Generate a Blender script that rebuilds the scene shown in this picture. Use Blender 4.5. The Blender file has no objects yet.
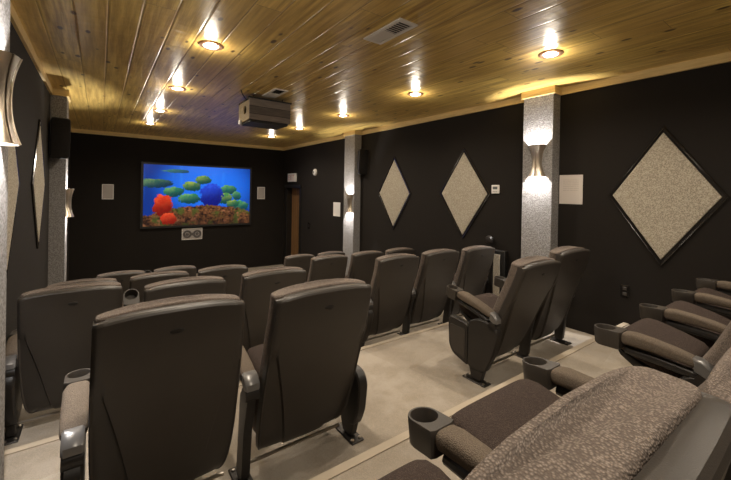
import bpy, math, random
from mathutils import Vector, Matrix
random.seed(7)
PI = math.pi
SC = bpy.context.scene
COL = SC.collection

# ------------------------------------------------------------------ camera
CAM_Z = 2.2
cam_d = bpy.data.cameras.new('camera')
cam = bpy.data.objects.new('camera', cam_d); COL.objects.link(cam)
YAW, PITCH, ROLL, FPX, CYP = 0.6293, -0.0039, 0.01795, 364.2, 193.3
Fv = Vector((math.sin(YAW)*math.cos(PITCH), math.cos(YAW)*math.cos(PITCH), math.sin(PITCH)))
Rv = Vector((math.cos(YAW), -math.sin(YAW), 0)); Uv = Rv.cross(Fv)
cr, sr = math.cos(ROLL), math.sin(ROLL)
ix = Rv*cr + Uv*sr            # image right
iu = Uv*cr - Rv*sr            # image up
m3 = Matrix((ix, iu, -Fv)).transposed()
cam.matrix_world = Matrix.Translation((0, 0, CAM_Z)) @ m3.to_4x4()
cam_d.sensor_fit = 'HORIZONTAL'; cam_d.sensor_width = 36.0
cam_d.lens = FPX/731*36.0
cam_d.shift_y = -(240-CYP)/731
cam_d.clip_start = 0.02
SC.camera = cam

# ------------------------------------------------------------------ world, exposure
w = bpy.data.worlds.new('world'); SC.world = w; w.use_nodes = True
w.node_tree.nodes['Background'].inputs[0].default_value = (0.02, 0.018, 0.016, 1)
w.node_tree.nodes['Background'].inputs[1].default_value = 0.2
SC.view_settings.view_transform = 'Standard'
SC.view_settings.look = 'None'
SC.view_settings.gamma = 1
SC.view_settings.use_curve_mapping = False
SC.view_settings.exposure = 1.18
DOWN_W, GLOW_W, SCONCE_W, LENS_E = 36.0, 2.4, 58.0, 7.5
WARM = (1.0, 0.89, 0.74); SCW = (1.0, 0.98, 0.97)

# room numbers (camera stands at x = y = 0)
XL, XR, YF, YB = -0.521, 4.268, 9.906, -1.7
ZC, ZT = 3.43, 3.348
KS = .97              # seats and steps, scaled about the eye
FLOORS = [CAM_Z-(CAM_Z-f)*KS for f in (0.0, 0.24, 0.47, 0.67, 0.89)]       # front row .. back row
ROWY = [6.09, 4.59, 3.12, 1.776, 0.40]        # origin of each row
EDGE = [None, 5.6*KS, 4.22*KS, 2.88*KS, 1.45*KS]         # front edge of each platform

# ------------------------------------------------------------------ node helpers
class V:
    def __init__(s, nt, sock): s.nt, s.s = nt, sock
    def _op(s, op, *o, rev=False):
        n = s.nt.nodes.new('ShaderNodeMath'); n.operation = op
        args = [s]+list(o)
        if rev: args = args[::-1]
        for i, a in enumerate(args):
            if isinstance(a, V): s.nt.links.new(a.s, n.inputs[i])
            else: n.inputs[i].default_value = a
        return V(s.nt, n.outputs[0])
    def __add__(s, o): return s._op('ADD', o)
    __radd__ = __add__
    def __sub__(s, o): return s._op('SUBTRACT', o)
    def __rsub__(s, o): return s._op('SUBTRACT', o, rev=True)
    def __mul__(s, o): return s._op('MULTIPLY', o)
    __rmul__ = __mul__
    def __truediv__(s, o): return s._op('DIVIDE', o)
    def floor(s): return s._op('FLOOR')
    def fract(s): return s._op('FRACT')
    def abs(s): return s._op('ABSOLUTE')
    def sin(s): return s._op('SINE')
    def sqrt(s): return s._op('SQRT')
    def lt(s, o): return s._op('LESS_THAN', o)
    def gt(s, o): return s._op('GREATER_THAN', o)
    def mx(s, o): return s._op('MAXIMUM', o)
    def mn(s, o): return s._op('MINIMUM', o)
    def ss(s, a, b):
        n = s.nt.nodes.new('ShaderNodeMapRange'); n.interpolation_type = 'SMOOTHSTEP'
        s.nt.links.new(s.s, n.inputs[0]); n.inputs[1].default_value = a; n.inputs[2].default_value = b
        return V(s.nt, n.outputs[0])

class Mat:
    def __init__(s, name, base=(.5,.5,.5), rough=.5, metal=0, spec=.5, coord='Object'):
        s.m = bpy.data.materials.new(name); s.m.use_nodes = True
        s.nt = s.m.node_tree; s.b = s.nt.nodes['Principled BSDF']
        s.b.inputs['Base Color'].default_value = (*base, 1)
        s.b.inputs['Roughness'].default_value = rough
        s.b.inputs['Metallic'].default_value = metal
        s.b.inputs['Specular IOR Level'].default_value = spec
        tc = s.nt.nodes.new('ShaderNodeTexCoord'); s.co = tc.outputs[coord]
        sp = s.nt.nodes.new('ShaderNodeSeparateXYZ'); s.nt.links.new(s.co, sp.inputs[0])
        s.x, s.y, s.z = [V(s.nt, o) for o in sp.outputs]
    def vec(s, x, y, z):
        n = s.nt.nodes.new('ShaderNodeCombineXYZ')
        for i, a in enumerate((x, y, z)):
            if isinstance(a, V): s.nt.links.new(a.s, n.inputs[i])
            else: n.inputs[i].default_value = a
        return n.outputs[0]
    def noise(s, scale, detail=3, vec=None, rough=.5):
        n = s.nt.nodes.new('ShaderNodeTexNoise'); n.inputs['Scale'].default_value = scale
        n.inputs['Detail'].default_value = detail; n.inputs['Roughness'].default_value = rough
        s.nt.links.new(vec or s.co, n.inputs['Vector']); return V(s.nt, n.outputs[0])
    def white(s, vec):
        n = s.nt.nodes.new('ShaderNodeTexWhiteNoise'); s.nt.links.new(vec, n.inputs[0]); return V(s.nt, n.outputs[0])
    def voro(s, scale, vec=None):
        n = s.nt.nodes.new('ShaderNodeTexVoronoi'); n.inputs['Scale'].default_value = scale
        s.nt.links.new(vec or s.co, n.inputs['Vector']); return V(s.nt, n.outputs[0]), n.outputs['Color']
    def mix(s, f, a, b):
        n = s.nt.nodes.new('ShaderNodeMix'); n.data_type = 'RGBA'
        if isinstance(f, V): s.nt.links.new(f.s, n.inputs[0])
        else: n.inputs[0].default_value = f
        for i, c in ((6, a), (7, b)):
            if isinstance(c, tuple): n.inputs[i].default_value = (*c, 1)
            else: s.nt.links.new(c, n.inputs[i])
        return n.outputs[2]
    def color(s, c): s.nt.links.new(c, s.b.inputs['Base Color'])
    def rough(s, v): s.nt.links.new(v.s, s.b.inputs['Roughness'])
    def bump(s, h, dist=.002, strength=1.0):
        n = s.nt.nodes.new('ShaderNodeBump'); n.inputs['Distance'].default_value = dist
        n.inputs['Strength'].default_value = strength
        s.nt.links.new(h.s, n.inputs['Height']); s.nt.links.new(n.outputs[0], s.b.inputs['Normal'])
    def emit(s, c, st):
        if isinstance(c, tuple): s.b.inputs['Emission Color'].default_value = (*c, 1)
        else: s.nt.links.new(c, s.b.inputs['Emission Color'])
        s.b.inputs['Emission Strength'].default_value = st

# ------------------------------------------------------------------ materials
def plain(name, c, r=.5, metal=0, spec=.5): return Mat(name, c, r, metal, spec).m

def mk_wood_ceiling():
    M = Mat('knotty_pine', rough=.31)
    bw = .195
    xs = (M.x - .03)/bw
    idx = xs.floor(); fr = xs.fract()
    rnd = M.white(M.vec(idx, 0., 0.))
    yo = M.y + rnd*7.3
    seg = (yo/2.4).floor()
    r2 = M.white(M.vec(idx, seg, 3.))
    gv = M.vec(M.x*16. + r2*20., M.y*.9 + r2*9., 0.)
    g = M.noise(1.6, 5, gv, .6)
    g2 = M.noise(6., 3, M.vec(M.x*20., M.y*.5, r2*4.))
    c = M.mix(g.ss(.3, .72), (.36, .205, .045), (.87, .645, .195))
    c = M.mix(g2.ss(.5, .75)*.45, c, (.40, .22, .07))
    c = M.mix(r2*.55, c, (.62, .41, .13))
    # knots
    kd, kc = M.voro(1., M.vec(M.x*7.3, M.y*3.4, 0.))
    kn = M.noise(9., 2)
    keep = V(M.nt, kc).gt(.33)
    kk = (1. - (kd + kn*.10 - .05).ss(.09, .17))*keep
    c = M.mix(kk*.92, c, (.06, .026, .009))
    gr = (fr - .5).abs().gt(.484)
    hair = (yo/2.4).fract().lt(.0022)
    c = M.mix(gr.mx(hair)*.6, c, (.16, .085, .025))
    M.color(c)
    h = (fr - .5).abs().ss(.5, .44) + g*.25 + M.noise(1., 2, M.vec(M.x*5., M.y*14., 0.))*.9
    M.bump(h, .005, .7)
    return M.m

def mk_carpet():
    M = Mat('carpet_tiles', rough=.95, spec=.1)
    t = .61
    a = (M.x*.985 + M.y*.17)/t; b = (M.y*.985 - M.x*.17)/t
    r = M.white(M.vec(a.floor(), b.floor(), 1.))
    n = M.noise(3.2, 5, None, .65); f = M.noise(160., 2)
    c = M.mix(r, (.335, .29, .238), (.415, .367, .31))
    c = M.mix(n.ss(.36, .64)*.8, c, (.27, .23, .18))
    c = M.mix(f.ss(.35, .7)*.25, c, (.50, .42, .33))
    M.color(c); M.bump(f, .004, .6); return M.m

def mk_wall():
    M = Mat('black_wall', rough=.85, spec=.25)
    n = M.noise(1.7, 3); f = M.noise(190., 2)
    c = M.mix(n, (.0072, .0051, .0036), (.0120, .0088, .0062))
    c = M.mix(f*.35, c, (.017, .0135, .0105))
    M.b.inputs['Sheen Weight'].default_value = .02; M.b.inputs['Sheen Tint'].default_value = (.8, .7, .6, 1)
    M.color(c); M.bump(f, .002, .4); return M.m

def mk_wool(name, a, b, sc, bump=.006):
    M = Mat(name, rough=.95, spec=.1)
    n = M.noise(sc, 3, None, .7); v, _ = M.voro(sc*.8)
    c = M.mix((n*.6 + v*.5).ss(.36, .72), a, b)
    M.color(c); M.bump(n, bump, .8); return M.m

def mk_weave(name, a, b, s):
    M = Mat(name, rough=.9, spec=.15)
    d, _ = M.voro(s*.95); n = M.noise(s*.25, 3)
    h = 1. - d
    c = M.mix((h*.9 + n*.5 - .25).ss(.28, .95), a, b)
    M.color(c); M.bump(h, .003, .7); return M.m

def mk_plastic(name, c, r, spec=.5):
    M = Mat(name, c, r, 0, spec)
    n = M.noise(420., 2); l = M.noise(7., 3)
    M.color(M.mix(l*.5, c, tuple(k*.72 for k in c)))
    M.bump(n, .0008, .35); return M.m

def mk_brushed(name, c, r):
    M = Mat(name, c, r, 1.0)
    n = M.noise(1., 3, M.vec(M.x*60., M.y*60., M.z*3.))
    M.bump(n, .0008, .5); return M.m

def mk_planks(name, a, b, period, axis='z'):
    M = Mat(name, rough=.6)
    k = getattr(M, axis)/period
    r = M.white(M.vec(k.floor(), 2., 0.))
    if axis == 'z': g = M.noise(3., 4, M.vec(M.x*2., M.y*2., M.z*30.))
    else: g = M.noise(3., 4, M.vec(M.x*30., M.y*30., M.z*1.6))
    c = M.mix((g*.7 + r*.35).ss(.3, .8), a, b)
    c = M.mix((k.fract() - .5).abs().gt(.47), c, (.012, .008, .006))
    M.color(c); return M.m

def mk_screen():
    M = Mat('screen_picture', (0, 0, 0), .25)
    x, z = M.x/1.238, M.z/.72            # -1..1
    wob = M.noise(8.5, 5, None, .7) - .5; wf = M.noise(24., 4, None, .65); wm = M.noise(8., 4, None, .6)
    glow = (1. - ((x - .15)*(x - .15)*.75 + (z - .35)*(z - .35)*.55)).mx(0.)
    c = M.mix(glow.ss(.05, 1.), (.004, .03, .22), (.012, .15, .80))
    c = M.mix((M.noise(2., 3, M.vec(M.x*3., 0., M.z*.6))).ss(.55, .75)*.3, c, (.03, .26, .92))
    def ell(cx, cz, rx, rz, k=.5):
        dx = (x - cx)/rx; dz = (z - cz)/rz
        return (1. - (dx*dx + dz*dz + wob*k)).ss(-.08, .12)
    def lit(cx, cz, dark, mid, light, w=.2):
        sh = ((z - cz)*.9 - (x - cx)*.35 + wob*.18)
        return M.mix((wf*.5 + wm*.5).ss(.40, .58)*.9, M.mix(sh.ss(-w, w), dark, mid), M.mix(sh.ss(-w*.6, w*1.2), dark, light))
    c = M.mix(ell(-.82, .40, .34, .15, 2.6), c, lit(-.82, .42, (.006, .03, .06), (.03, .14, .08), (.20, .32, .12)))
    c = M.mix(ell(-.45, .82, .26, .06, 3.), c, lit(-.45, .82, (.006, .05, .12), (.03, .16, .16), (.12, .30, .16)))
    heads = [(-.50, .13, .18, .17, 0), (-.17, .33, .17, .18, 1), (-.21, -.10, .20, .18, 0), (.04, .55, .16, .15, 1),
             (.54, .22, .18, .17, 0), (.48, -.10, .18, .20, 1), (.80, -.36, .16, .20, 0), (.64, -.28, .13, .15, 1), (.72, .02, .10, .16, 0)]
    for cx, cz, rx, rz, k in heads:
        pal = ((.005, .05, .045), (.05, .25, .06), (.42, .52, .08)) if k else ((.004, .05, .06), (.03, .24, .11), (.22, .48, .14))
        c = M.mix(ell(cx, cz, rx, rz, 2.6), c, lit(cx, cz+.03, *pal))
    c = M.mix(ell(.21, .02, .22, .42, 2.2), c, lit(.16, .1, (.004, .008, .16), (.012, .05, .58), (.03, .12, .92), .4))
    edge = (z + .62 - (1. - (x - .1)*(x - .1))*.30 - wob*.30)
    sh = ((0. - edge)*1.4 + wob*.9)
    rock = M.mix((wf*.55 + wm*.45).ss(.40, .62), (.018, .008, .006), (.22, .085, .03))
    rock = M.mix(M.noise(4., 4).ss(.50, .62)*.8, rock, (.05, .085, .015))
    rock = M.mix(M.noise(6., 4, M.vec(M.x, 3., M.z)).ss(.56, .66)*.7, rock, (.36, .13, .06))
    rock = M.mix(sh.ss(.1, .9)*.6, rock, (.012, .006, .006))
    c = M.mix((0. - edge).ss(-.02, .03), c, rock)
    c = M.mix(ell(-.67, -.34, .17, .36, 3.0), c, lit(-.66, -.30, (.16, .006, .004), (.55, .03, .01), (.90, .10, .03), .3))
    c = M.mix(ell(-.58, -.78, .14, .20, 2.8), c, lit(-.58, -.76, (.18, .008, .004), (.60, .04, .015), (.92, .13, .04)))
    M.emit(c, .50)
    return M.m

def mk_pane_text(name):
    M = Mat(name, (.55, .50, .46), .7)
    k = M.z/.021
    line = (k.fract() - .5).abs().lt(.16)
    rag = M.noise(60., 2, M.vec(M.y*1., k.floor(), 0.)).gt(.44)
    inside = M.y.abs().lt(.085)*M.z.lt(.115)*M.z.gt(-.02)
    M.color(M.mix(line*rag*inside*.35, (.56, .50, .45), (.20, .17, .15))); return M.m

MT = dict(
    ceiling=mk_wood_ceiling(), carpet=mk_carpet(), wall=mk_wall(),
    pilaster=mk_wool('grey_wool', (.17, .158, .148), (.31, .295, .285), 90., .010),
    panel=mk_wool('speckled_panel_fabric', (.24, .205, .16), (.46, .41, .325), 130., .004),
    trim=mk_planks('pine_trim', (.60, .42, .16), (.80, .60, .27), 10.0),
    nosing=plain('tan_nosing', (.42, .35, .265), .8),
    plastic=mk_plastic('brown_plastic', (.046, .038, .031), .45),
    plasticd=mk_plastic('black_plastic', (.018, .0148, .0125), .42),
    fabric=mk_weave('woven_brown_fabric', (.13, .104, .088), (.30, .247, .208), 270.),
    seatf=mk_weave('seat_fabric', (.046, .033, .028), (.088, .065, .054), 260.),
    vinyl=mk_weave('arm_vinyl', (.125, .098, .074), (.185, .148, .115), 260.),
    cap=plain('grey_hinge_cap', (.17, .162, .155), .32, .3),
    steel=plain('dark_steel', (.045, .04, .036), .45, .7),
    bolt=plain('bolt_steel', (.45, .40, .34), .35, 1.),
    frame=plain('black_lacquer', (.012, .010, .009), .16, 0, .7),
    nickel=mk_brushed('brushed_nickel', (.62, .54, .44), .30),
    bulb=None, lens=None,
    copper=plain('copper_trim', (.42, .24, .15), .3, .8),
    white=plain('white_plastic', (.74, .71, .67), .45),
    grille=plain('pale_grille', (.40, .36, .33), .7),
    black=plain('black_paint', (.010, .009, .008), .5),
    cloth=mk_wool('black_grille_cloth', (.008, .007, .006), (.022, .019, .017), 300., .001),
    ply=mk_planks('weathered_boards', (.10, .082, .072), (.25, .21, .185), .098),
    ply2=mk_planks('pale_plywood', (.26, .19, .10), (.40, .31, .18), .7),
    doorwood=mk_planks('stained_pine_door', (.10, .045, .015), (.26, .135, .05), .13, 'y'),
    screen=mk_screen(), paper=mk_pane_text('printed_paper'), redtext=plain('red_letters', (.62, .36, .34), .5),
    lcd=plain('grey_lcd', (.10, .11, .11), .3), greycone=plain('grey_cone', (.10, .09, .085), .6),
)
b_ = Mat('sconce_bulb', (1, 1, 1)); b_.emit(SCW, 12.); MT['bulb'] = b_.m
b_ = Mat('downlight_lens', (1, 1, 1)); b_.emit((1, .90, .74), LENS_E); MT['lens'] = b_.m

# ------------------------------------------------------------------ mesh helpers
class MB:
    def __init__(s): s.v = []; s.f = []
    def add(s, vs, fs):
        o = len(s.v); s.v += [tuple(p) for p in vs]; s.f += [tuple(i+o for i in f) for f in fs]; return s
    def grid(s, rows, closed=False, flip=False):
        n = len(rows[0]); vs = [p for r in rows for p in r]; fs = []
        for i in range(len(rows)-1):
            for j in range(n if closed else n-1):
                k = (j+1) % n
                q = (i*n+j, i*n+k, (i+1)*n+k, (i+1)*n+j)
                fs.append(q[::-1] if flip else q)
        return s.add(vs, fs)
    def box(s, x0, x1, y0, y1, z0, z1, bev=0):
        if not bev:
            vs = [(x, y, z) for z in (z0, z1) for y in (y0, y1) for x in (x0, x1)]
            return s.add(vs, [(0,2,3,1), (4,5,7,6), (0,1,5,4), (2,6,7,3), (0,4,6,2), (1,3,7,5)])
        P = [(x0,y0),(x1,y0),(x1,y1),(x0,y1)]
        def ring(i, z): return [(x0+i,y0+i,z),(x1-i,y0+i,z),(x1-i,y1-i,z),(x0+i,y1-i,z)]
        def oct_(i, z):
            b = bev
            return [(x0+b,y0+i,z),(x1-b,y0+i,z),(x1-i,y0+b,z),(x1-i,y1-b,z),(x1-b,y1-i,z),(x0+b,y1-i,z),(x0+i,y1-b,z),(x0+i,y0+b,z)]
        R = [oct_(bev*.9, z0), oct_(0, z0+bev), oct_(0, z1-bev), oct_(bev*.9, z1)]
        o = len(s.v); s.grid(R, True)
        s.f.append(tuple(o+i for i in range(7, -1, -1))); s.f.append(tuple(o+24+i for i in range(8))); return s
    def prism(s, poly, fn0, fn1, bev=0):
        """poly of 2D points, fn(p)->3D for both ends."""
        n = len(poly)
        if not bev:
            s.add([fn0(p) for p in poly]+[fn1(p) for p in poly],
                  [tuple(range(n-1, -1, -1)), tuple(range(n, 2*n))]+[(i, (i+1) % n, n+(i+1) % n, n+i) for i in range(n)])
        return s
    def loft(s, rings, cap=True):
        o = len(s.v); n = len(rings[0]); s.grid(rings, True)
        if cap:
            s.f.append(tuple(o+i for i in range(n-1, -1, -1))); e = o+(len(rings)-1)*n
            s.f.append(tuple(e+i for i in range(n)))
        return s
    def tube(s, pts, r, n=10, cap=True):
        pts = [Vector(p) for p in pts]; rings = []
        for i, p in enumerate(pts):
            t = (pts[min(i+1, len(pts)-1)]-pts[max(i-1, 0)]).normalized()
            a = t.orthogonal().normalized() if i == 0 else (a - t*a.dot(t)).normalized()
            b = t.cross(a); rr = r[i] if isinstance(r, (list, tuple)) else r
            rings.append([p+(a*math.cos(2*PI*k/n)+b*math.sin(2*PI*k/n))*rr for k in range(n)])
        return s.loft(rings, cap)
    def lathe(s, prof, n=28, c=(0, 0, 0), cap=False):
        rings = [[(c[0]+r*math.cos(2*PI*k/n), c[1]+r*math.sin(2*PI*k/n), c[2]+z) for k in range(n)] for r, z in prof]
        return s.loft(rings, cap)
    def build(s, name, mat, parent=None, loc=None, ang=35, smooth=True):
        me = bpy.data.meshes.new(name); me.from_pydata(s.v, [], s.f); me.update()
        import bmesh
        bm = bmesh.new(); bm.from_mesh(me); bmesh.ops.recalc_face_normals(bm, faces=bm.faces); bm.to_mesh(me); bm.free()
        if smooth:
            me.shade_smooth(); me.set_sharp_from_angle(angle=math.radians(ang))
        me.materials.append(mat)
        o = bpy.data.objects.new(name, me); COL.objects.link(o)
        if parent: o.parent = parent
        if loc: o.location = loc
        return o

def tag(o, label, cat, group=None):
    o['label'] = label; o['category'] = cat
    if group: o['group'] = group
    return o
def empty(name, loc, rz=0):
    o = bpy.data.objects.new(name, None); COL.objects.link(o); o.empty_display_size = .1
    o.location = loc; o.rotation_euler = (0, 0, rz); return o
def struct(mb, name, mat, label=None, parent=None, smooth=False):
    o = mb.build(name, mat, parent, smooth=smooth); o['kind'] = 'structure'
    if label and not parent: o['label'] = label
    return o
def copy_tree(o, parent=None):
    c = o.copy(); COL.objects.link(c)
    if parent: c.parent = parent
    for ch in [k for k in SC.objects if k.parent == o]: copy_tree(ch, c)
    return c
def sgn(a, e): return math.copysign(abs(a)**e, a)
def superring(a, b, n, k=28): return [(a*sgn(math.cos(2*PI*i/k), 2/n), b*sgn(math.sin(2*PI*i/k), 2/n)) for i in range(k)]

# ------------------------------------------------------------------ room shell
T = .12
struct(MB().box(XL-T, XR+T, EDGE[1]-.02, YF+T, -.12, FLOORS[0]), 'floor', MT['carpet'], 'tan carpet tile floor in front of the raised seating rows')
for i, nm in ((1, 'second'), (2, 'third'), (3, 'fourth'), (4, 'back')):
    y0 = YB-T if i == 4 else EDGE[i+1]
    struct(MB().box(XL-T, XR+T, y0, EDGE[i], -.12, FLOORS[i]), 'platform', MT['carpet'], 'tan carpeted seating step under the %s row of seats' % nm)
    struct(MB().box(XL, XR, EDGE[i]-.035, EDGE[i]+.012, FLOORS[i]-.03, FLOORS[i]+.006), 'trim_%d' % i, MT['nosing'], 'pale nosing along the front edge of the %s row step' % nm)
struct(MB().box(XL-T, XR+T, YB-T, YF+T, ZC, ZC+.1), 'ceiling', MT['ceiling'], 'glossy knotty pine board ceiling')
struct(MB().box(XL-T, XL, YB-T, YF+T, -.1, ZC), 'wall_left', MT['wall'], 'black left wall')
struct(MB().box(XL-T, XR+T, YF, YF+T, -.1, ZC), 'wall_front', MT['wall'], 'black front wall behind the screen')
struct(MB().box(XL-T, XR+T, YB-T, YB, -.1, ZC), 'wall_back', MT['wall'], 'black back wall')
DY0, DY1, DZ, DD = 8.80, 9.60, 2.27, .19
mb = MB().box(XR, XR+T, YB-T, DY0, -.1, ZC).box(XR, XR+T, DY1, YF+T, -.1, ZC).box(XR, XR+T, DY0, DY1, DZ, ZC)
mb.box(XR+T, XR+DD, DY0-.05, DY0, -.1, DZ+.05).box(XR+T, XR+DD, DY1, DY1+.05, -.1, DZ+.05).box(XR+T, XR+DD, DY0, DY1, DZ, DZ+.05)
struct(mb, 'wall_right', MT['wall'], 'black right wall with a recessed doorway near the front')
# door
d = struct(MB().box(XR+DD-.05, XR+DD, DY0, DY1, FLOORS[0], DZ), 'door_1', MT['doorwood'], 'stained wooden plank door in the dark recess of the right wall')
mb = MB().box(XR-.05, XR, DY0-.10, DY1+.10, DZ, DZ+.09).box(XR-.025, XR, DY0-.09, DY0, 0, DZ).box(XR-.025, XR, DY1, DY1+.09, 0, DZ)
struct(mb, 'door_frame', MT['black'], parent=d)

# pilasters
PT = .16
PIL = [(1, 2.083, 2.436), (1, 6.036, 6.406), (-1, 2.083, 2.436), (-1, 6.036, 6.406)]
PNM = ['right wall between the white paper and the wall panel', 'right wall under the far black speaker', 'left wall at the edge of view', 'left wall beside the black speaker']
for (sd, y0, y1), nm in zip(PIL, PNM):
    x0, x1 = (XR-PT, XR) if sd > 0 else (XL, XL+PT)
    struct(MB().box(x0, x1, y0, y1, 0, ZC), 'pilaster', MT['pilaster'], 'grey wool covered pilaster on the '+nm)
# ceiling trim
TT = .022
n = 5
def trim(*b):
    global n
    struct(MB().box(*b), 'trim_%d' % n, MT['trim'], 'strip of pine ceiling trim'); n += 1
for sd in (1, -1):
    ys = [YB, 2.083, 2.436, 6.036, 6.406, YF]
    wx = XR if sd > 0 else XL
    def xx(a, b): return (wx-b, wx-a) if sd > 0 else (wx+a, wx+b)
    for a, b in ((0, 1), (2, 3), (4, 5)): trim(*xx(0, TT), ys[a], ys[b], ZT, ZC)
    for a, b in ((1, 2), (3, 4)):
        trim(*xx(PT, PT+TT), ys[a]-TT, ys[b]+TT, ZT, ZC)
        trim(*xx(TT, PT), ys[a]-TT, ys[a], ZT, ZC); trim(*xx(TT, PT), ys[b], ys[b]+TT, ZT, ZC)
trim(XL+TT, XR-TT, YF-TT, YF, ZT, ZC)
trim(XL+TT, XR-TT, YB, YB+TT, ZT, ZC)

# ------------------------------------------------------------------ cinema seat
PV = (0, .12, .30)     # recline pivot
#      y     z    half width
PROF = [(.215, .085, .200), (.135, .108, .238), (.075, .165, .262), (.032, .265, .277), (-.008, .39, .284), (-.048, .52, .286),
        (-.088, .65, .286), (-.128, .78, .284), (-.164, .90, .281), (-.184, 1.004, .279)]
def lerp(a, b, t): return a+(b-a)*t
def prof(t):
    k = t*(len(PROF)-1); i = min(int(k), len(PROF)-2); f = k-i
    P = [PROF[max(i-1, 0)], PROF[i], PROF[i+1], PROF[min(i+2, len(PROF)-1)]]
    return tuple(.5*((2*b)+(-a+c)*f+(2*a-5*b+4*c-d)*f*f+(-a+3*b-3*c+d)*f**3) for a, b, c, d in zip(*P))
def make_shell():
    mb = MB(); NT = 34
    def arc(t):       # where the side recess starts, as a share of the half width
        return .46+.40*(max(0, min(1, (t-.12)/.60)))**1.7
    def row(t, inner=0.0, top=0.0):
        y, z, hw = prof(t)
        A = arc(t); d = .015*max(0, min(1, t/.08))*max(0, min(1, (.76-t)/.05))
        us = [0, A*.3, A*.6, A*.85, A-.035, A-.012, A+.012, A+.03, lerp(A, 1, .55), .955, .985, 1.0, 1.0]
        out = []
        for k, u in enumerate(us):
            off = d if (k >= 6 and k <= 9) else 0
            edge = 0
            if u > .93: edge = .016*((u-.93)/.07)**2
            if k == 12: edge = .055
            xx = u*hw-inner if u > .5 else u*(hw-inner)
            yy = y+.012*u*u+off+edge+inner*(0 if k == 12 else 1)
            zz = z+top+(.026*(1-u*u*abs(u))-.012)*max(0, (t-.82)/.18)**2
            out.append((xx, yy, zz))
        return [(-a, b, c) for a, b, c in out[:0:-1]]+out
    rows = [row(i/NT) for i in range(NT+1)]
    # rolled top lip
    last = rows[-1]
    for dy, dz in ((.004, .009), (.012, .015), (.028, .017), (.048, .017)):
        rows.append([(x*(1-.012*dz/.02), max(y, last[len(last)//2][1])+dy if abs(x) < .24 else y+dy*.55, z+dz) for x, y, z in last])
    inner = [[(x*.975, y+.014, z-.006) for x, y, z in r] for r in rows]
    mb.grid(rows); mb.grid(inner, flip=True)
    o1 = 0; n_ = len(rows[0]); R = len(rows); o2 = n_*R
    for i in range(R-1):
        for j in (0, n_-1):
            mb.f.append((o1+i*n_+j, o1+(i+1)*n_+j, o2+(i+1)*n_+j, o2+i*n_+j))
    for j in range(n_-1):
        for i in (0, R-1): mb.f.append((o1+i*n_+j, o1+i*n_+j+1, o2+i*n_+j+1, o2+i*n_+j))
    mb.v = [(x-PV[0], y-PV[1], z-PV[2]) for x, y, z in mb.v]
    return mb
def make_cushion():
    mb = MB(); rings = []; NT = 26
    for i in range(NT+1):
        t = .29+.71*i/NT
        y, z, hw = prof(t)
        th = .054+.010*math.sin(PI*min(1, max(0, (t-.1)/.55)))
        rings.append((y+.048+th, z, hw-.006, th, 5))
    y, z, hw, th, e = rings[-1]
    for k in range(1, 10):
        q = 1-.22*(1-math.cos(k/9*PI/2)) if k < 9 else .70
        rings.append((y, z+.012+.012*math.sin(min(k, 8)/8*PI/2), hw-th*(1-q)*.8, th*q, 5))
    R = []
    for y, z, a, b, e in rings:
        tt = max(0, (z-.84)/.16)
        R.append([(px, y+py, z+(.026*(1-(px/.26)**2)-.006)*min(1, tt)**2) for px, py in superring(a, b, e, 40)])
    mb.loft(R)
    mb.v = [(x-PV[0], y-PV[1], z-PV[2]) for x, y, z in mb.v]
    return mb
def make_seat():
    mb = MB(); R = []
    for y, top, bot, hw in ((.0, .030, -.030, .20), (.005, .046, -.040, .228), (.04, .060, -.045, .246), (.14, .068, -.046, .250), (.24, .070, -.044, .248),
                            (.31, .070, -.038, .242), (.355, .062, -.026, .230), (.378, .046, -.008, .214), (.388, .030, .004, .198)):
        c = (top+bot)/2; h = (top-bot)/2
        R.append([(px, y*.82, c+pz) for px, pz in superring(hw, h, 4.5, 36)])
    return mb.loft(R)
def make_pan():
    mb = MB(); R = []
    for y, top, bot, hw in ((-.01, -.03, -.10, .19), (.02, -.03, -.115, .222), (.20, -.035, -.10, .230), (.32, -.03, -.065, .218), (.365, -.018, -.04, .19)):
        c = (top+bot)/2; h = (top-bot)/2
        R.append([(px, y*.82, c+pz) for px, pz in superring(hw, h, 6, 28)])
    return mb.loft(R)
SEAT_PIV, SEAT_TILT = (0, .125, .455), math.radians(14)
CY, CZT, CR = .42, .640, .052     # cup centre, rim height, outer radius
def make_cup():
    K = 32; mb = MB(); out = []; inn = []
    back = CY-.085
    for k in range(K):
        a = 2*PI*k/K; c, s = math.cos(a), math.sin(a)
        if s >= 0: px, py = CR*c, CR*s
        else:
            tx = CR/abs(c) if abs(c) > 1e-6 else 9; ty = (CY-back)/abs(s)
            q = min(tx, ty); px, py = q*c, q*s
        out.append((px, CY+py)); inn.append((.0425*c, CY+.0425*s))
    def R(pts, z, sc=1): return [(x*sc, CY+(y-CY)*sc, z) for x, y in pts]
    rings = [R(out, CZT-.086, .86), R(out, CZT-.080, .95), R(out, CZT-.02, 1.0), R(out, CZT-.004, 1.0), R(out, CZT, .975),
             R(inn, CZT, 1.05), R(inn, CZT-.004, 1.0), R(inn, CZT-.07, .93), R(inn, CZT-.073, .85)]
    return mb.loft(rings)
def make_pad():
    mb = MB(); R = []
    for y, hw, top, bot in ((.337, .040, -.004, -.050), (.325, .043, .002, -.058), (.28, .043, .006, -.060), (.18, .041, -.004, -.064), (.08, .039, -.020, -.072), (.02, .037, -.034, -.078), (.0, .034, -.044, -.076)):
        c = (top+bot)/2; h = (top-bot)/2
        R.append([(px, y, CZT+c+pz) for px, pz in superring(hw, h, 3.2, 24)])
    return mb.loft(R)
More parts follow.
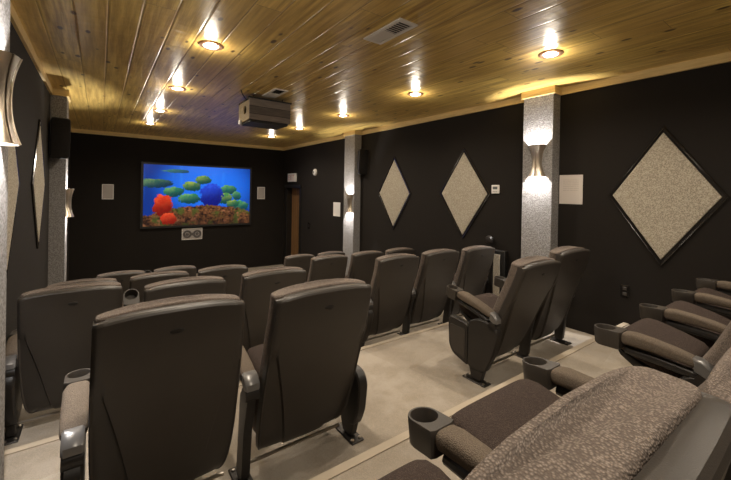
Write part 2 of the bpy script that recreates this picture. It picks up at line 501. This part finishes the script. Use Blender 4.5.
def yz_prism(poly, x0, x1, bev=.006):
    """bevelled prism of a (y, z) outline between x0 and x1."""
    mb = MB(); cy = sum(p[0] for p in poly)/len(poly); cz = sum(p[1] for p in poly)/len(poly)
    def ring(x, i):
        out = []
        for a, b in poly:
            dx, dz = cy-a, cz-b; L = math.hypot(dx, dz); out.append((x, a+dx/L*i, b+dz/L*i))
        return out
    return mb.loft([ring(x0, bev), ring(x0+bev, 0), ring(x1-bev, 0), ring(x1, bev)])
def rounded(poly, r=.03, k=4):
    out = []
    N = len(poly)
    for i, p in enumerate(poly):
        p = Vector(p); a = Vector(poly[i-1]); b = Vector(poly[(i+1) % N])
        ra = min(r, (a-p).length*.45); rb = min(r, (b-p).length*.45)
        p0 = p+(a-p).normalized()*ra; p1 = p+(b-p).normalized()*rb
        for j in range(k+1):
            t = j/k; out.append(tuple((p0*(1-t)**2+p*2*t*(1-t)+p1*t*t)))
    return out
HX = .332              # half the seat pitch: x of the arm beside a seat
proto = empty('cinema_seat', (0, 0, 0))
o = make_cushion().build('backrest', MT['fabric'], proto, PV, 50)
sh = make_shell().build('back_shell', MT['plastic'], proto, PV, 28)
y_, z_, _ = prof(.915)
mb = MB(); R = []
for dy, s in ((.004, 1.1), (-.004, 1.0), (-.007, .75)):
    R.append([(.027*s*math.cos(2*PI*k/20), y_+dy-PV[1]+.002, z_+.01-PV[2]+.011*s*math.sin(2*PI*k/20)) for k in range(20)])
mb.loft(R); c_ = mb.build('oval_cap', MT['plasticd'], sh)
seat = make_seat().build('seat', MT['seatf'], proto, SEAT_PIV, 50); seat.rotation_euler = (SEAT_TILT, 0, 0)
pan = make_pan().build('seat_pan', MT['plasticd'], proto, SEAT_PIV, 40); pan.rotation_euler = (SEAT_TILT, 0, 0)
mb = MB().tube([(-HX+.02, .15, .07), (.27, .15, .07)], .010, 8)
mb.build('cross_bar', MT['bolt'], proto)
AP = .52
def low(mb):
    mb.v = [(x, y, z-AP) for x, y, z in mb.v]; return mb
def make_side(parent, sx, end, with_arm=True):
    """arm, standard and foot on one side, x = sx; end = outward direction at an aisle, or 0."""
    fy = 0 if end else .06
    if with_arm:
        pm = low(make_pad()); pm.v = [(x*(1.22 if end and y < .30 else 1), .337-(.337-y)*(1-fy/.337), z) for x, y, z in pm.v]
        arm = pm.build('armrest', MT['vinyl'], parent, (sx, 0, AP), 50)
        low(make_cup()).build('cup_holder', MT['plastic'], arm, None, 40)
        low(yz_prism([(a+fy, b) for a, b in ((.005, .545), (.008, .602), (-.02, .598), (-.062, .565), (-.066, .535), (-.035, .525))], -.036, .036, .008)).build('hinge_cap', MT['cap'], arm)
        mb = MB().tube([(-.034, fy-.030, .505), (.034, fy-.030, .505)], .036, 16)
        low(mb).build('hinge_barrel', MT['plasticd'], arm)
        mb = MB().tube([(0, .33, .555), (0, .18, .540), (0, .02, .515)], .022, 10); low(mb).build('arm_rail', MT['plasticd'], arm)
    if not end:
        yz_prism(rounded([(.065, .52), (.005, .50), (.06, .28), (.09, .02), (.175, .02), (.15, .30), (.13, .48)], .03), -.022, .022).build('standard', MT['plasticd'], parent, (sx, 0, 0))
    else:
        yz_prism(rounded([(.04, .14), (.075, .02), (.165, .02), (.20, .14)], .01), -.024, .024).build('standard', MT['plasticd'], parent, (sx, 0, 0))
        lo = 0 if with_arm else .07
        p = yz_prism(rounded([(.04, .10), (.20, .10), (.20, .48-lo), (.10, .525-lo), (-.03+lo*.6, .515-lo), (-.085+lo*.8, .45-lo), (-.045+lo*.5, .28-lo)], .035, 5), -.034, .034, .010).build('side_panel', MT['plasticd'], parent, (sx, 0, 0))
        yz_prism(rounded([(.20, .10), (.36, .15), (.405, .22), (.415, .44), (.385, .475), (.20, .445)], .03, 5), -.031, .031, .010).build('front_panel', MT['plasticd'], p)
        yz_prism(rounded([(.225, .15), (.345, .185), (.38, .24), (.39, .405), (.225, .40)], .02, 4), *((.029, .036) if end > 0 else (-.036, -.029)), .002).build('panel_inset', MT['plastic'], p)
    f = MB().box(-.045, .045, .02, .24, 0, .012, .004).build('foot_plate', MT['steel'], parent, (sx, 0, 0))
    for by in (.045, .215):
        for bx in (-.026, .026):
            MB().lathe([(.011, .010), (.011, .018), (.006, .021), (.001, .022)], 8, (bx, by, 0), True).build('bolt', MT['bolt'], f)
make_side(proto, -HX, 0)
proto_kids = None
# second kind: aisle end on the left, and right hand arms for the last seat of a block
def clone(parts_end):
    """copy the seat; parts_end = (left end panel?, right arm?: None / 0 / 1)"""
    left, right = parts_end
    r = proto.copy(); COL.objects.link(r)
    SIDE = ('armrest', 'standard', 'foot_plate')
    for ch in [k for k in SC.objects if k.parent == proto]:
        if left and ch.name.split('.')[0] in SIDE: continue
        copy_tree(ch, r)
    if left:
        for ch in [k for k in SC.objects if k.parent == lib_l]: copy_tree(ch, r)
    if right is not None:
        for ch in [k for k in SC.objects if k.parent == (lib_r, lib_re, lib_rp)[right]]: copy_tree(ch, r)
    return r
lib_l = empty('library', (0, 0, 0)); make_side(lib_l, -HX, -1)
lib_r = empty('library', (0, 0, 0)); make_side(lib_r, HX, 0)
lib_re = empty('library', (0, 0, 0)); make_side(lib_re, HX, 1)
lib_rp = empty('library', (0, 0, 0)); make_side(lib_rp, HX, 1, False)

# row (0 = front), x, dy, rot deg, recline deg, left end panel, right arm (None/0 plain/1 end panel), label
GR = 'brown cinema seats in rows'
SEATS = [
 (0, .25, 0, 0, 0, 1, None, 'front row cinema seat, leftmost, seen over the row behind below the left wall speaker'),
 (0, .91, 0, 0, 0, 0, 1, 'front row cinema seat below the pale speaker under the screen'),
 (0, 2.92, 0, 0, 0, 1, None, 'front row cinema seat across the aisle, in front of the wooden door'),
 (0, 3.58, 0, 0, 0, 0, 1, 'front row cinema seat nearest the right wall, beside the far pilaster'),
 (1, -.125, 0, 0, 0, 1, None, 'second row cinema seat against the left wall, mostly hidden behind a nearer seat'),
 (1, .535, 0, 0, 0, 0, None, 'second row cinema seat in the middle of the left block'),
 (1, 1.195, 0, 0, 0, 0, 1, 'second row cinema seat at the aisle end of the left block'),
 (1, 2.65, 0, 0, 0, 1, None, 'second row cinema seat at the aisle end of the right block'),
 (1, 3.33, 0, 0, 0, 0, None, 'second row cinema seat in the middle of the right block'),
 (1, 3.99, 0, 0, 0, 0, 0, 'second row cinema seat against the right wall under a diamond panel'),
 (2, -.14, .2, 0, 0, 1, None, 'third row cinema seat against the left wall, dark plastic back toward the view'),
 (2, .535, 0, 0, 0, 0, None, 'third row cinema seat in the middle of the left block, beside a raised cup holder'),
 (2, 1.235, 0, 0, 0, 0, 1, 'third row cinema seat at the aisle end of the left block'),
 (2, 2.65, 0, 0, 0, 1, None, 'third row cinema seat at the aisle end of the right block, full back in view'),
 (2, 3.335, 0, 0, 0, 0, None, 'third row cinema seat in the middle of the right block'),
 (2, 4.0, -.05, 0, 0, 0, 0, 'third row cinema seat against the right wall beside the black floor box'),
 (3, .26, 0, 0, -3, 1, None, 'large near cinema seat at lower left with its armrest and cup holder on the left'),
 (3, .955, 0, 0, 0, 0, 2, 'near cinema seat at centre, its dark back and bolted foot in view by the aisle'),
 (3, 2.84, -.05, 0, 6, 1, None, 'cinema seat with aisle side panel and tipped armrest, in front of the right pilaster'),
 (3, 3.58, -.03, 0, 1, 0, 0, 'cinema seat beside the right wall, just right of the seat with the side panel'),
 (4, .518, -.09, 0, 3, 1, None, 'nearest back row cinema seat, woven headrest filling the lower right foreground'),
 (4, 1.175, -.01, 0, 15, 0, 0, 'back row cinema seat with brown cushion between two cup holders, headrest at right edge'),
 (4, 2.485, -.03, 0, 6, 0, None, 'back row cinema seat beyond the aisle gap, first of the right block'),
 (4, 3.14, -.03, 0, 6, 0, None, 'back row cinema seat in the middle of the right block'),
 (4, 3.795, -.03, 0, 6, 0, 0, 'back row cinema seat farthest away, next to the right wall'),
]
ARM_TILT = {18: 10, 19: 8, 11: 46, 10: 0, 16: 0, 17: 3, 1: 60, 21: -5}     # seats whose arms are tipped or raised
made = []
for row, x, dy, rot, rec, le, ra, lab in SEATS:
    s = clone((le, ra))
    s.location = (x*KS, (ROWY[row]+dy)*KS, FLOORS[row]); s.scale = (KS, KS, KS); s.rotation_euler = (0, 0, math.radians(rot))
    tag(s, lab, 'chair', GR)
    if rec:
        for ch in [k for k in SC.objects if k.parent == s]:
            if ch.name.split('.')[0] in ('backrest', 'back_shell'): ch.rotation_euler = (math.radians(rec), 0, 0)
    tilt = ARM_TILT.get(len(made), 2 if row < 4 else -2)
    for ch in [k for k in SC.objects if k.parent == s and k.name.split('.')[0] == 'armrest']:
        right = ch.location.x > 0
        ch.rotation_euler = (math.radians(3 if right and len(made) == 1 else tilt), 0, 0)
    made.append(s)
def wipe(o):
    for ch in [k for k in SC.objects if k.parent == o]: wipe(ch)
    bpy.data.objects.remove(o)
for l in (proto, lib_l, lib_r, lib_re, lib_rp): wipe(l)

# ------------------------------------------------------------------ diamond wall panels
def diamond(sd, y, z, label, W=.905, H=1.325):
    wx = XR if sd > 0 else XL
    r = empty('acoustic_panel', (wx, y, z)); tag(r, label, 'wall panel', 'diamond panels on the walls')
    def ring(dx, k):
        a, b = W/2*k, H/2*k
        return [(-sd*dx, a, 0), (-sd*dx, 0, b), (-sd*dx, -a, 0), (-sd*dx, 0, -b)]
    mb = MB(); mb.loft([ring(0.001, 1), ring(.012, 1), ring(.018, .985), ring(.016, .972), ring(.018, .955), ring(.014, .91), ring(.006, .90)], False)
    mb.build('frame', MT['frame'], r, None, 20)
    mb = MB(); mb.loft([ring(.004, .898), ring(.016, .898), ring(.019, .888)]); mb.build('fabric_panel', MT['panel'], r, None, 20)
diamond(1, 1.123, 2.21, 'largest diamond wall panel, speckled grey with black frame, near right edge of the right wall')
diamond(1, 3.437, 2.20, 'diamond wall panel on the right wall beside the white thermostat')
diamond(1, 4.983, 2.186, 'smallest right diamond wall panel, next to the far pilaster and black speaker')
diamond(-1, 3.40, 2.22, 'diamond wall panel on the left wall cut by the frame edge, behind the near sconce')
diamond(-1, 4.98, 2.22, 'narrow looking diamond wall panel on the left wall below the black speaker')

# ------------------------------------------------------------------ sconces
def lamp(name, typ, e, col, loc, parent=None, rot=(0, 0, 0), **kw):
    l = bpy.data.lights.new(name, typ); l.energy = e; l.color = col
    for k, v in kw.items(): setattr(l, k, v)
    o = bpy.data.objects.new(name, l); COL.objects.link(o); o.location = loc; o.rotation_euler = rot
    if parent: o.parent = parent
    return o
def sconce(sd, z, y, label):
    fx = XR-PT if sd > 0 else XL+PT
    r = empty('wall_sconce', (fx, y, z)); tag(r, label, 'wall lamp', 'hourglass wall sconces on the pilasters')
    def sec(t, k=0., n_=18):
        h = .185; a = .052+.056*abs(t)**2.1+k; b = .046+.032*abs(t)**2.1+k
        return [(-sd*(b*math.sin(PI*i/n_)), a*math.cos(PI*i/n_), t*h) for i in range(n_+1)]
    NT = 20
    rows = [sec(-1+2*i/NT) for i in range(NT+1)]; inn = [sec(-1+2*i/NT, -.003) for i in range(NT+1)]
    mb = MB(); mb.grid(rows); mb.grid(inn, flip=True); n_ = len(rows[0]); o2 = n_*(NT+1)
    for i in (0, NT):
        for j in range(n_-1): mb.f.append((i*n_+j, i*n_+j+1, o2+i*n_+j+1, o2+i*n_+j))
    mb.build('shade', MT['nickel'], r)
    # raised ribs on the shade
    for a in (.30, .5, .70):
        pts = []
        for i in range(NT+1):
            t = -1+2*i/NT; A = .052+.056*abs(t)**2.1+.002; B = .046+.032*abs(t)**2.1+.002
            pts.append((-sd*B*math.sin(PI*a), A*math.cos(PI*a), t*.185))
        MB().tube(pts, .0045, 6).build('rib', MT['nickel'], r)
    MB().box(*((-.012, 0) if sd > 0 else (0, .012)), -.035, .035, -.08, .08, .004).build('back_plate', MT['nickel'], r)
    mb = MB().lathe([(.001, -.045), (.009, -.04), (.012, -.02), (.012, .02), (.009, .04), (.001, .045)], 14, (-sd*.022, 0, 0)); mb.build('bulb', MT['bulb'], r)
    for up in (1, -1):
        lamp('bulb_light', 'SPOT', SCONCE_W, SCW, (-sd*.040, 0, up*.072), r, (PI if up > 0 else 0, 0, 0), spot_size=math.radians(150), spot_blend=.5, shadow_soft_size=.018)
sconce(1, 2.595, 2.255, 'brushed nickel hourglass sconce on the near right pilaster beside the white paper')
sconce(1, 1.965, 6.165, 'small hourglass sconce on the far right pilaster under the black speaker')
sconce(-1, 2.56, 2.15, 'big hourglass sconce cut by the left frame edge on the near left pilaster')
sconce(-1, 1.985, 6.2, 'hourglass sconce in profile on the far left pilaster')

# ------------------------------------------------------------------ downlights
DL = [(x, y) for y in (-.03, 1.63, 3.31, 4.98, 6.58, 8.02) for x in (.749, 3.15)]  # the rearmost pair is unseen, added to brighten the nearest headrest
DN = ['unseen recessed light added behind the view at the left', 'unseen recessed light added behind the view at the right', 'overhead at the left, out of the picture', 'nearest right recessed ceiling light, above the near right pilaster',
      'largest recessed ceiling light at the upper left, over the left aisle', 'recessed ceiling light second from the near right pilaster',
      'recessed ceiling light second of the left line', 'recessed ceiling light above the far right pilaster',
      'recessed ceiling light third of the left line', 'recessed ceiling light just right of the projector box',
      'recessed ceiling light at the screen end of the left line', 'recessed ceiling light showing just below the projector box']
for (x, y), nm in zip(DL, DN):
    r = empty('ceiling_downlight', (x, y, ZC)); tag(r, nm, 'ceiling light', 'recessed downlights')
    MB().lathe([(.098, 0), (.098, -.008), (.090, -.013), (.068, -.012), (.060, -.004), (.060, -.001)], 32).build('trim_ring', MT['copper'], r)
    MB().lathe([(.059, -.002), (.056, -.012), (.040, -.017), (.001, -.019)], 28).build('lens', MT['lens'], r)
    lamp('downlight_light', 'SPOT', DOWN_W, WARM, (0, 0, -.035), r, (0, 0, 0), spot_size=math.radians(160), spot_blend=.8, shadow_soft_size=.05)
    lamp('downlight_glow', 'POINT', GLOW_W, WARM, (0, 0, -.09), r, shadow_soft_size=.045)

# ------------------------------------------------------------------ ceiling vents
def vent(x, y, label, wx=.175, wy=.44):
    r = empty('air_vent', (x, y, ZC)); tag(r, label, 'vent', 'ceiling air vents')
    a, b = wx/2, wy/2
    mb = MB(); mb.box(-a, a, -b, -b+.03, -.010, 0).box(-a, a, b-.03, b, -.010, 0).box(-a, -a+.03, -b+.03, b-.03, -.010, 0).box(a-.03, a, -b+.03, b-.03, -.010, 0)
    mb.build('frame', MT['white'], r, None, 30, False)
    mb = MB().box(-a+.03, a-.03, -b+.03, b-.03, -.002, 0); mb.build('duct_opening', MT['black'], r, None, 30, False)
    mb = MB(); k = 14
    for i in range(k):
        yy = -b+.04+(wy-.08)*i/(k-1)
        q0, q1 = (-.009, -.003) if yy < 0 else (-.002, -.009)
        mb.add([(-a+.03, yy-.010, q0), (a-.03, yy-.010, q0), (a-.03, yy+.010, q1), (-a+.03, yy+.010, q1)], [(0, 1, 2, 3)])
    mb.build('louvre', MT['white'], r, None, 30, False)
vent(1.775, 2.163, 'white air vent in the wood ceiling near the top of the view')
vent(1.77, 4.42, 'small white air vent in the ceiling right above the projector box')

# ------------------------------------------------------------------ projector hush box
r = empty('projector_box', (1.79, 4.6, 3.37)); tag(r, 'weathered wooden projector box hanging under the pine ceiling', 'projector')
hw, dp, hh = .277, .44, .30
MB().box(-hw, hw, 0, .02, -hh+.03, 0).build('back_panel', MT['ply'], r, None, 30, False)
mb = MB(); cyh, czh, rh = dp*.42, -.13, .055
pts = []
K = 24
sq = []
for k in range(K):
    a = 2*PI*(k+.5)/K; c, s = math.cos(a), math.sin(a)
    q = min((dp-.02-cyh if c > 0 else cyh-.02)/abs(c) if abs(c) > 1e-6 else 9, (0-czh if s > 0 else czh+hh-.03)/abs(s) if abs(s) > 1e-6 else 9)
    sq.append((cyh+q*c, czh+q*s)); pts.append((cyh+rh*c, czh+rh*s))
for x0 in (-hw,):
    mb.loft([[(x0, a, b) for a, b in pts], [(x0, a, b) for a, b in sq], [(x0+.018, a, b) for a, b in sq], [(x0+.018, a, b) for a, b in pts], [(x0, a, b) for a, b in pts]], False)
mb.build('side_panel', MT['ply2'], r, None, 30, False)
MB().box(hw-.018, hw, .02, dp-.02, -hh+.03, 0).build('side_panel', MT['ply'], r, None, 30, False)
mb = MB().box(-hw, hw, dp-.02, dp, -hh+.03, -.20).box(-hw, hw, dp-.02, dp, -.07, 0).box(-hw, -.08, dp-.02, dp, -.20, -.07).box(.08, hw, dp-.02, dp, -.20, -.07)
mb.build('front_panel', MT['ply2'], r, None, 30, False)
MB().box(-hw+.02, hw-.02, .02, dp-.02, -.02, 0).build('top_panel', MT['black'], r, None, 30, False)
MB().box(-hw+.02, hw-.02, .025, dp-.025, -hh, -hh+.03, .006).build('bottom_tray', MT['black'], r)
p = MB().box(-.17, .17, .08, .38, -hh+.03, -hh+.16, .012).build('projector_body', MT['plasticd'], r)
MB().lathe([(.05, .0), (.05, .03), (.04, .045), (.036, .02), (.001, .025)], 20).build('lens', MT['frame'], p, (-0.02, .38, -.19)).rotation_euler = (-PI/2, 0, 0)
for bx in (-.2, .2):
    for by in (.10, .34): MB().tube([(bx, by, 0), (bx, by, ZC-3.37)], .008, 8).build('hanger_rod', MT['steel'], r)
MB().box(-hw-.012, hw+.012, -.012, .03, -.004, .014).build('top_bar', MT['black'], r, None, 30, False)
MB().tube([(-hw-.02, .05, -.03), (-hw-.05, .03, -.012), (-hw-.10, -.02, .02), (-hw-.13, -.06, ZC-3.372)], .006, 8).build('cable', MT['black'], r)
MB().box(-hw-.03, -hw, .30, .36, -hh+.0, -hh+.06, .006).build('junction_box', MT['white'], r)

# ------------------------------------------------------------------ screen and front speakers
r = empty('television_screen', (.803+1.238, YF, 2.2+.558-.73)); tag(r, 'large wall screen showing a blue underwater reef scene', 'television')
MB().box(-1.238, 1.238, -.062, -.055, -.728, .728).build('display', MT['screen'], r, None, 30, False)
o_ = [(-1.285, -.775), (1.285, -.775), (1.285, .775), (-1.285, .775)]; i_ = [(-1.238, -.728), (1.238, -.728), (1.238, .728), (-1.238, .728)]
mb = MB(); mb.loft([[(a, 0, b) for a, b in o_], [(a, -.066, b) for a, b in o_], [(a, -.066, b) for a, b in i_], [(a, -.04, b) for a, b in i_]])
mb.build('frame', MT['black'], r, None, 30, False)
def wallspk(x, z, wx, wz, label, two=False):
    r = empty('wall_speaker', (x, YF, z)); tag(r, label, 'speaker')
    mb = MB(); R = []
    for d, i in ((0, 0), (-.012, 0), (-.016, .006), (-.016, .014), (-.010, .016)):
        R.append([(-wx/2+i, d, -wz/2+i), (wx/2-i, d, -wz/2+i), (wx/2-i, d, wz/2-i), (-wx/2+i, d, wz/2-i)])
    mb.loft(R, False); mb.build('frame', MT['white'], r, None, 30, False)
    MB().box(-wx/2+.014, wx/2-.014, -.012, -.001, -wz/2+.014, wz/2-.014).build('grille', MT['grille'], r, None, 30, False)
    if two:
        for s in (-1, 1):
            o = MB().lathe([(.098, 0), (.098, .010), (.082, .016), (.078, .004), (.040, -.004), (.036, .012), (.001, .018)], 24).build('driver', MT['greycone'], r, (s*wx*.24, -.014, 0))
            o.rotation_euler = (PI/2, 0, 0)
        o = MB().lathe([(.034, 0), (.034, .010), (.02, .014), (.001, .016)], 16).build('tweeter', MT['greycone'], r, (0, -.012, .0)); o.rotation_euler = (PI/2, 0, 0)
wallspk(.134, 2.10, .215, .335, 'pale rectangular wall speaker left of the screen')
wallspk(3.615, 2.115, .215, .335, 'pale rectangular wall speaker right of the screen')
wallspk(1.87, 1.073, .47, .285, 'pale two driver centre speaker below the screen', True)

# ------------------------------------------------------------------ pilaster mounted speakers
def pspk(sd, label):
    fx = (XR-.06) if sd > 0 else (XL+.10)
    r = empty('surround_speaker', (fx, 5.90, 2.80)); tag(r, label, 'speaker', 'black speakers on the far pilasters')
    r.rotation_euler = (math.radians(6), 0, math.radians(sd*-14))
    mb = MB(); R = []
    for y, a, h in ((.085, .070, .225), (.080, .076, .232), (-.05, .100, .252), (-.06, .098, .250)):
        R.append([(p, y, q) for p, q in superring(a, h, 9, 28)])
    mb.loft(R); mb.build('cabinet', MT['plasticd'], r, None, 40)
    mb = MB(); R = []
    for y, a, h in ((-.058, .094, .244), (-.074, .092, .242), (-.080, .080, .230)):
        R.append([(p, y, q) for p, q in superring(a, h, 9, 28)])
    mb.loft(R); mb.build('grille', MT['cloth'], r, None, 40)
    MB().box(-.03, .03, .08, .135, -.05, .05, .006).build('bracket', MT['steel'], r)
pspk(1, 'black speaker high on the far right pilaster')
pspk(-1, 'black speaker high on the far left pilaster')

# ------------------------------------------------------------------ things on the right wall
def plate(name, y, z, wy, wz, d, mat, label, cat):
    r = empty(name, (XR, y, z)); tag(r, label, cat)
    o = MB().box(-d, 0, -wy/2, wy/2, -wz/2, wz/2, min(.006, d*.4)).build('plate', mat, r)
    return r
r = empty('paper_notice', (XR, 1.948, 2.268)); tag(r, 'white printed paper sheet on the black wall right of the near pilaster', 'notice')
MB().box(-.004, 0, -.125, .125, -.163, .163).build('sheet', MT['paper'], r, None, 30, False)
r = empty('paper_notice', (XR, 6.94, 1.80)); tag(r, 'small white paper sheet on the right wall left of the far pilaster', 'notice')
MB().box(-.004, 0, -.145, .145, -.155, .155).build('sheet', MT['white'], r, None, 30, False)
r = plate('thermostat', 2.905, 2.265, .115, .115, .022, MT['white'], 'white thermostat on the right wall beside a diamond panel', 'thermostat')
MB().box(-.024, -.020, -.035, .035, .0, .036).build('display', MT['lcd'], r, None, 30, False)
for k in (-1, 0, 1): MB().box(-.025, -.020, k*.025-.008, k*.025+.008, -.034, -.020).build('button', MT['grille'], r, None, 30, False)
r = plate('power_outlet', 1.409, 1.252, .075, .12, .008, MT['frame'], 'black power outlet low on the right wall under the largest diamond', 'outlet')
for s in (-1, 1): MB().box(-.011, -.007, -.018, .018, s*.027-.016, s*.027+.016, .002).build('socket', MT['plastic'], r)
r = plate('light_switch', 8.25, 1.32, .12, .15, .010, MT['frame'], 'black switch plate on the right wall beside the wooden door', 'switch')
MB().box(-.016, -.008, -.02, .02, -.035, .035, .002).build('toggle', MT['plasticd'], r)
# exit sign with the letters built from strokes
r = empty('exit_sign', (XR, 9.25, 2.555)); tag(r, 'pale exit sign above the wooden door', 'sign')
MB().box(-.05, 0, -.25, .25, -.115, .115, .008).build('housing', MT['white'], r)
mb = MB()
def st(a, b, c, d_): mb.box(-.053, -.050, a, b, c, d_)
# seen from -x looking to +x the +y side is on the left, so letters run toward -y
def E_(y): st(y-.016, y, -.07, .07); [st(y-.07, y, k-.010, k+.010) for k in (-.06, 0, .06)]
def I_(y): st(y-.018, y, -.07, .07)
def T_(y): st(y-.09, y, .05, .07); st(y-.054, y-.036, -.07, .07)
def X_(y):
    for s in (1, -1):
        a0, a1 = (y, y-.08)
        za, zb = (-.07*s, .07*s)
        mb.add([(-.053, a0, za), (-.053, a0-.02, za), (-.053, a1, zb), (-.053, a1+.02, zb)], [(0, 1, 2, 3)])
E_(.19); X_(.09); I_(-.03); T_(-.08)
mb.build('lettering', MT['redtext'], r, None, 30, False)
r = empty('smoke_alarm', (XR, 7.965, 2.66)); tag(r, 'small round white alarm on the right wall', 'alarm')
o = MB().lathe([(.085, 0), (.085, .02), (.075, .035), (.05, .042), (.001, .045)], 24).build('casing', MT['white'], r); o.rotation_euler = (0, -PI/2, 0)
MB().box(-.055, -.043, -.014, .014, -.03, .03, .003).build('strobe', MT['lcd'], r)
# dark floor box with a grey face, and a small round camera above it
fz = FLOORS[3]
r = empty('floor_box', (4.255, 2.80, fz)); tag(r, 'slim black box with a grey face standing against the right wall behind the seats', 'box')
MB().box(-.075, 0, -.10, .085, 0, 1.47-fz, .006).build('body', MT['black'], r)
MB().box(-.083, -.075, -.035, .062, .02, 1.42-fz, .003).build('face', MT['panel'], r)
r = empty('wall_fitting', (XR, 2.945, 1.595)); tag(r, 'small round black fitting on the right wall above the third row end seat', 'fitting')
o = MB().lathe([(.028, 0), (.022, .02), (.022, .04), (.05, .05), (.055, .075), (.04, .095), (.001, .10)], 20).build('cap', MT['plasticd'], r); o.rotation_euler = (0, -PI/2, 0)
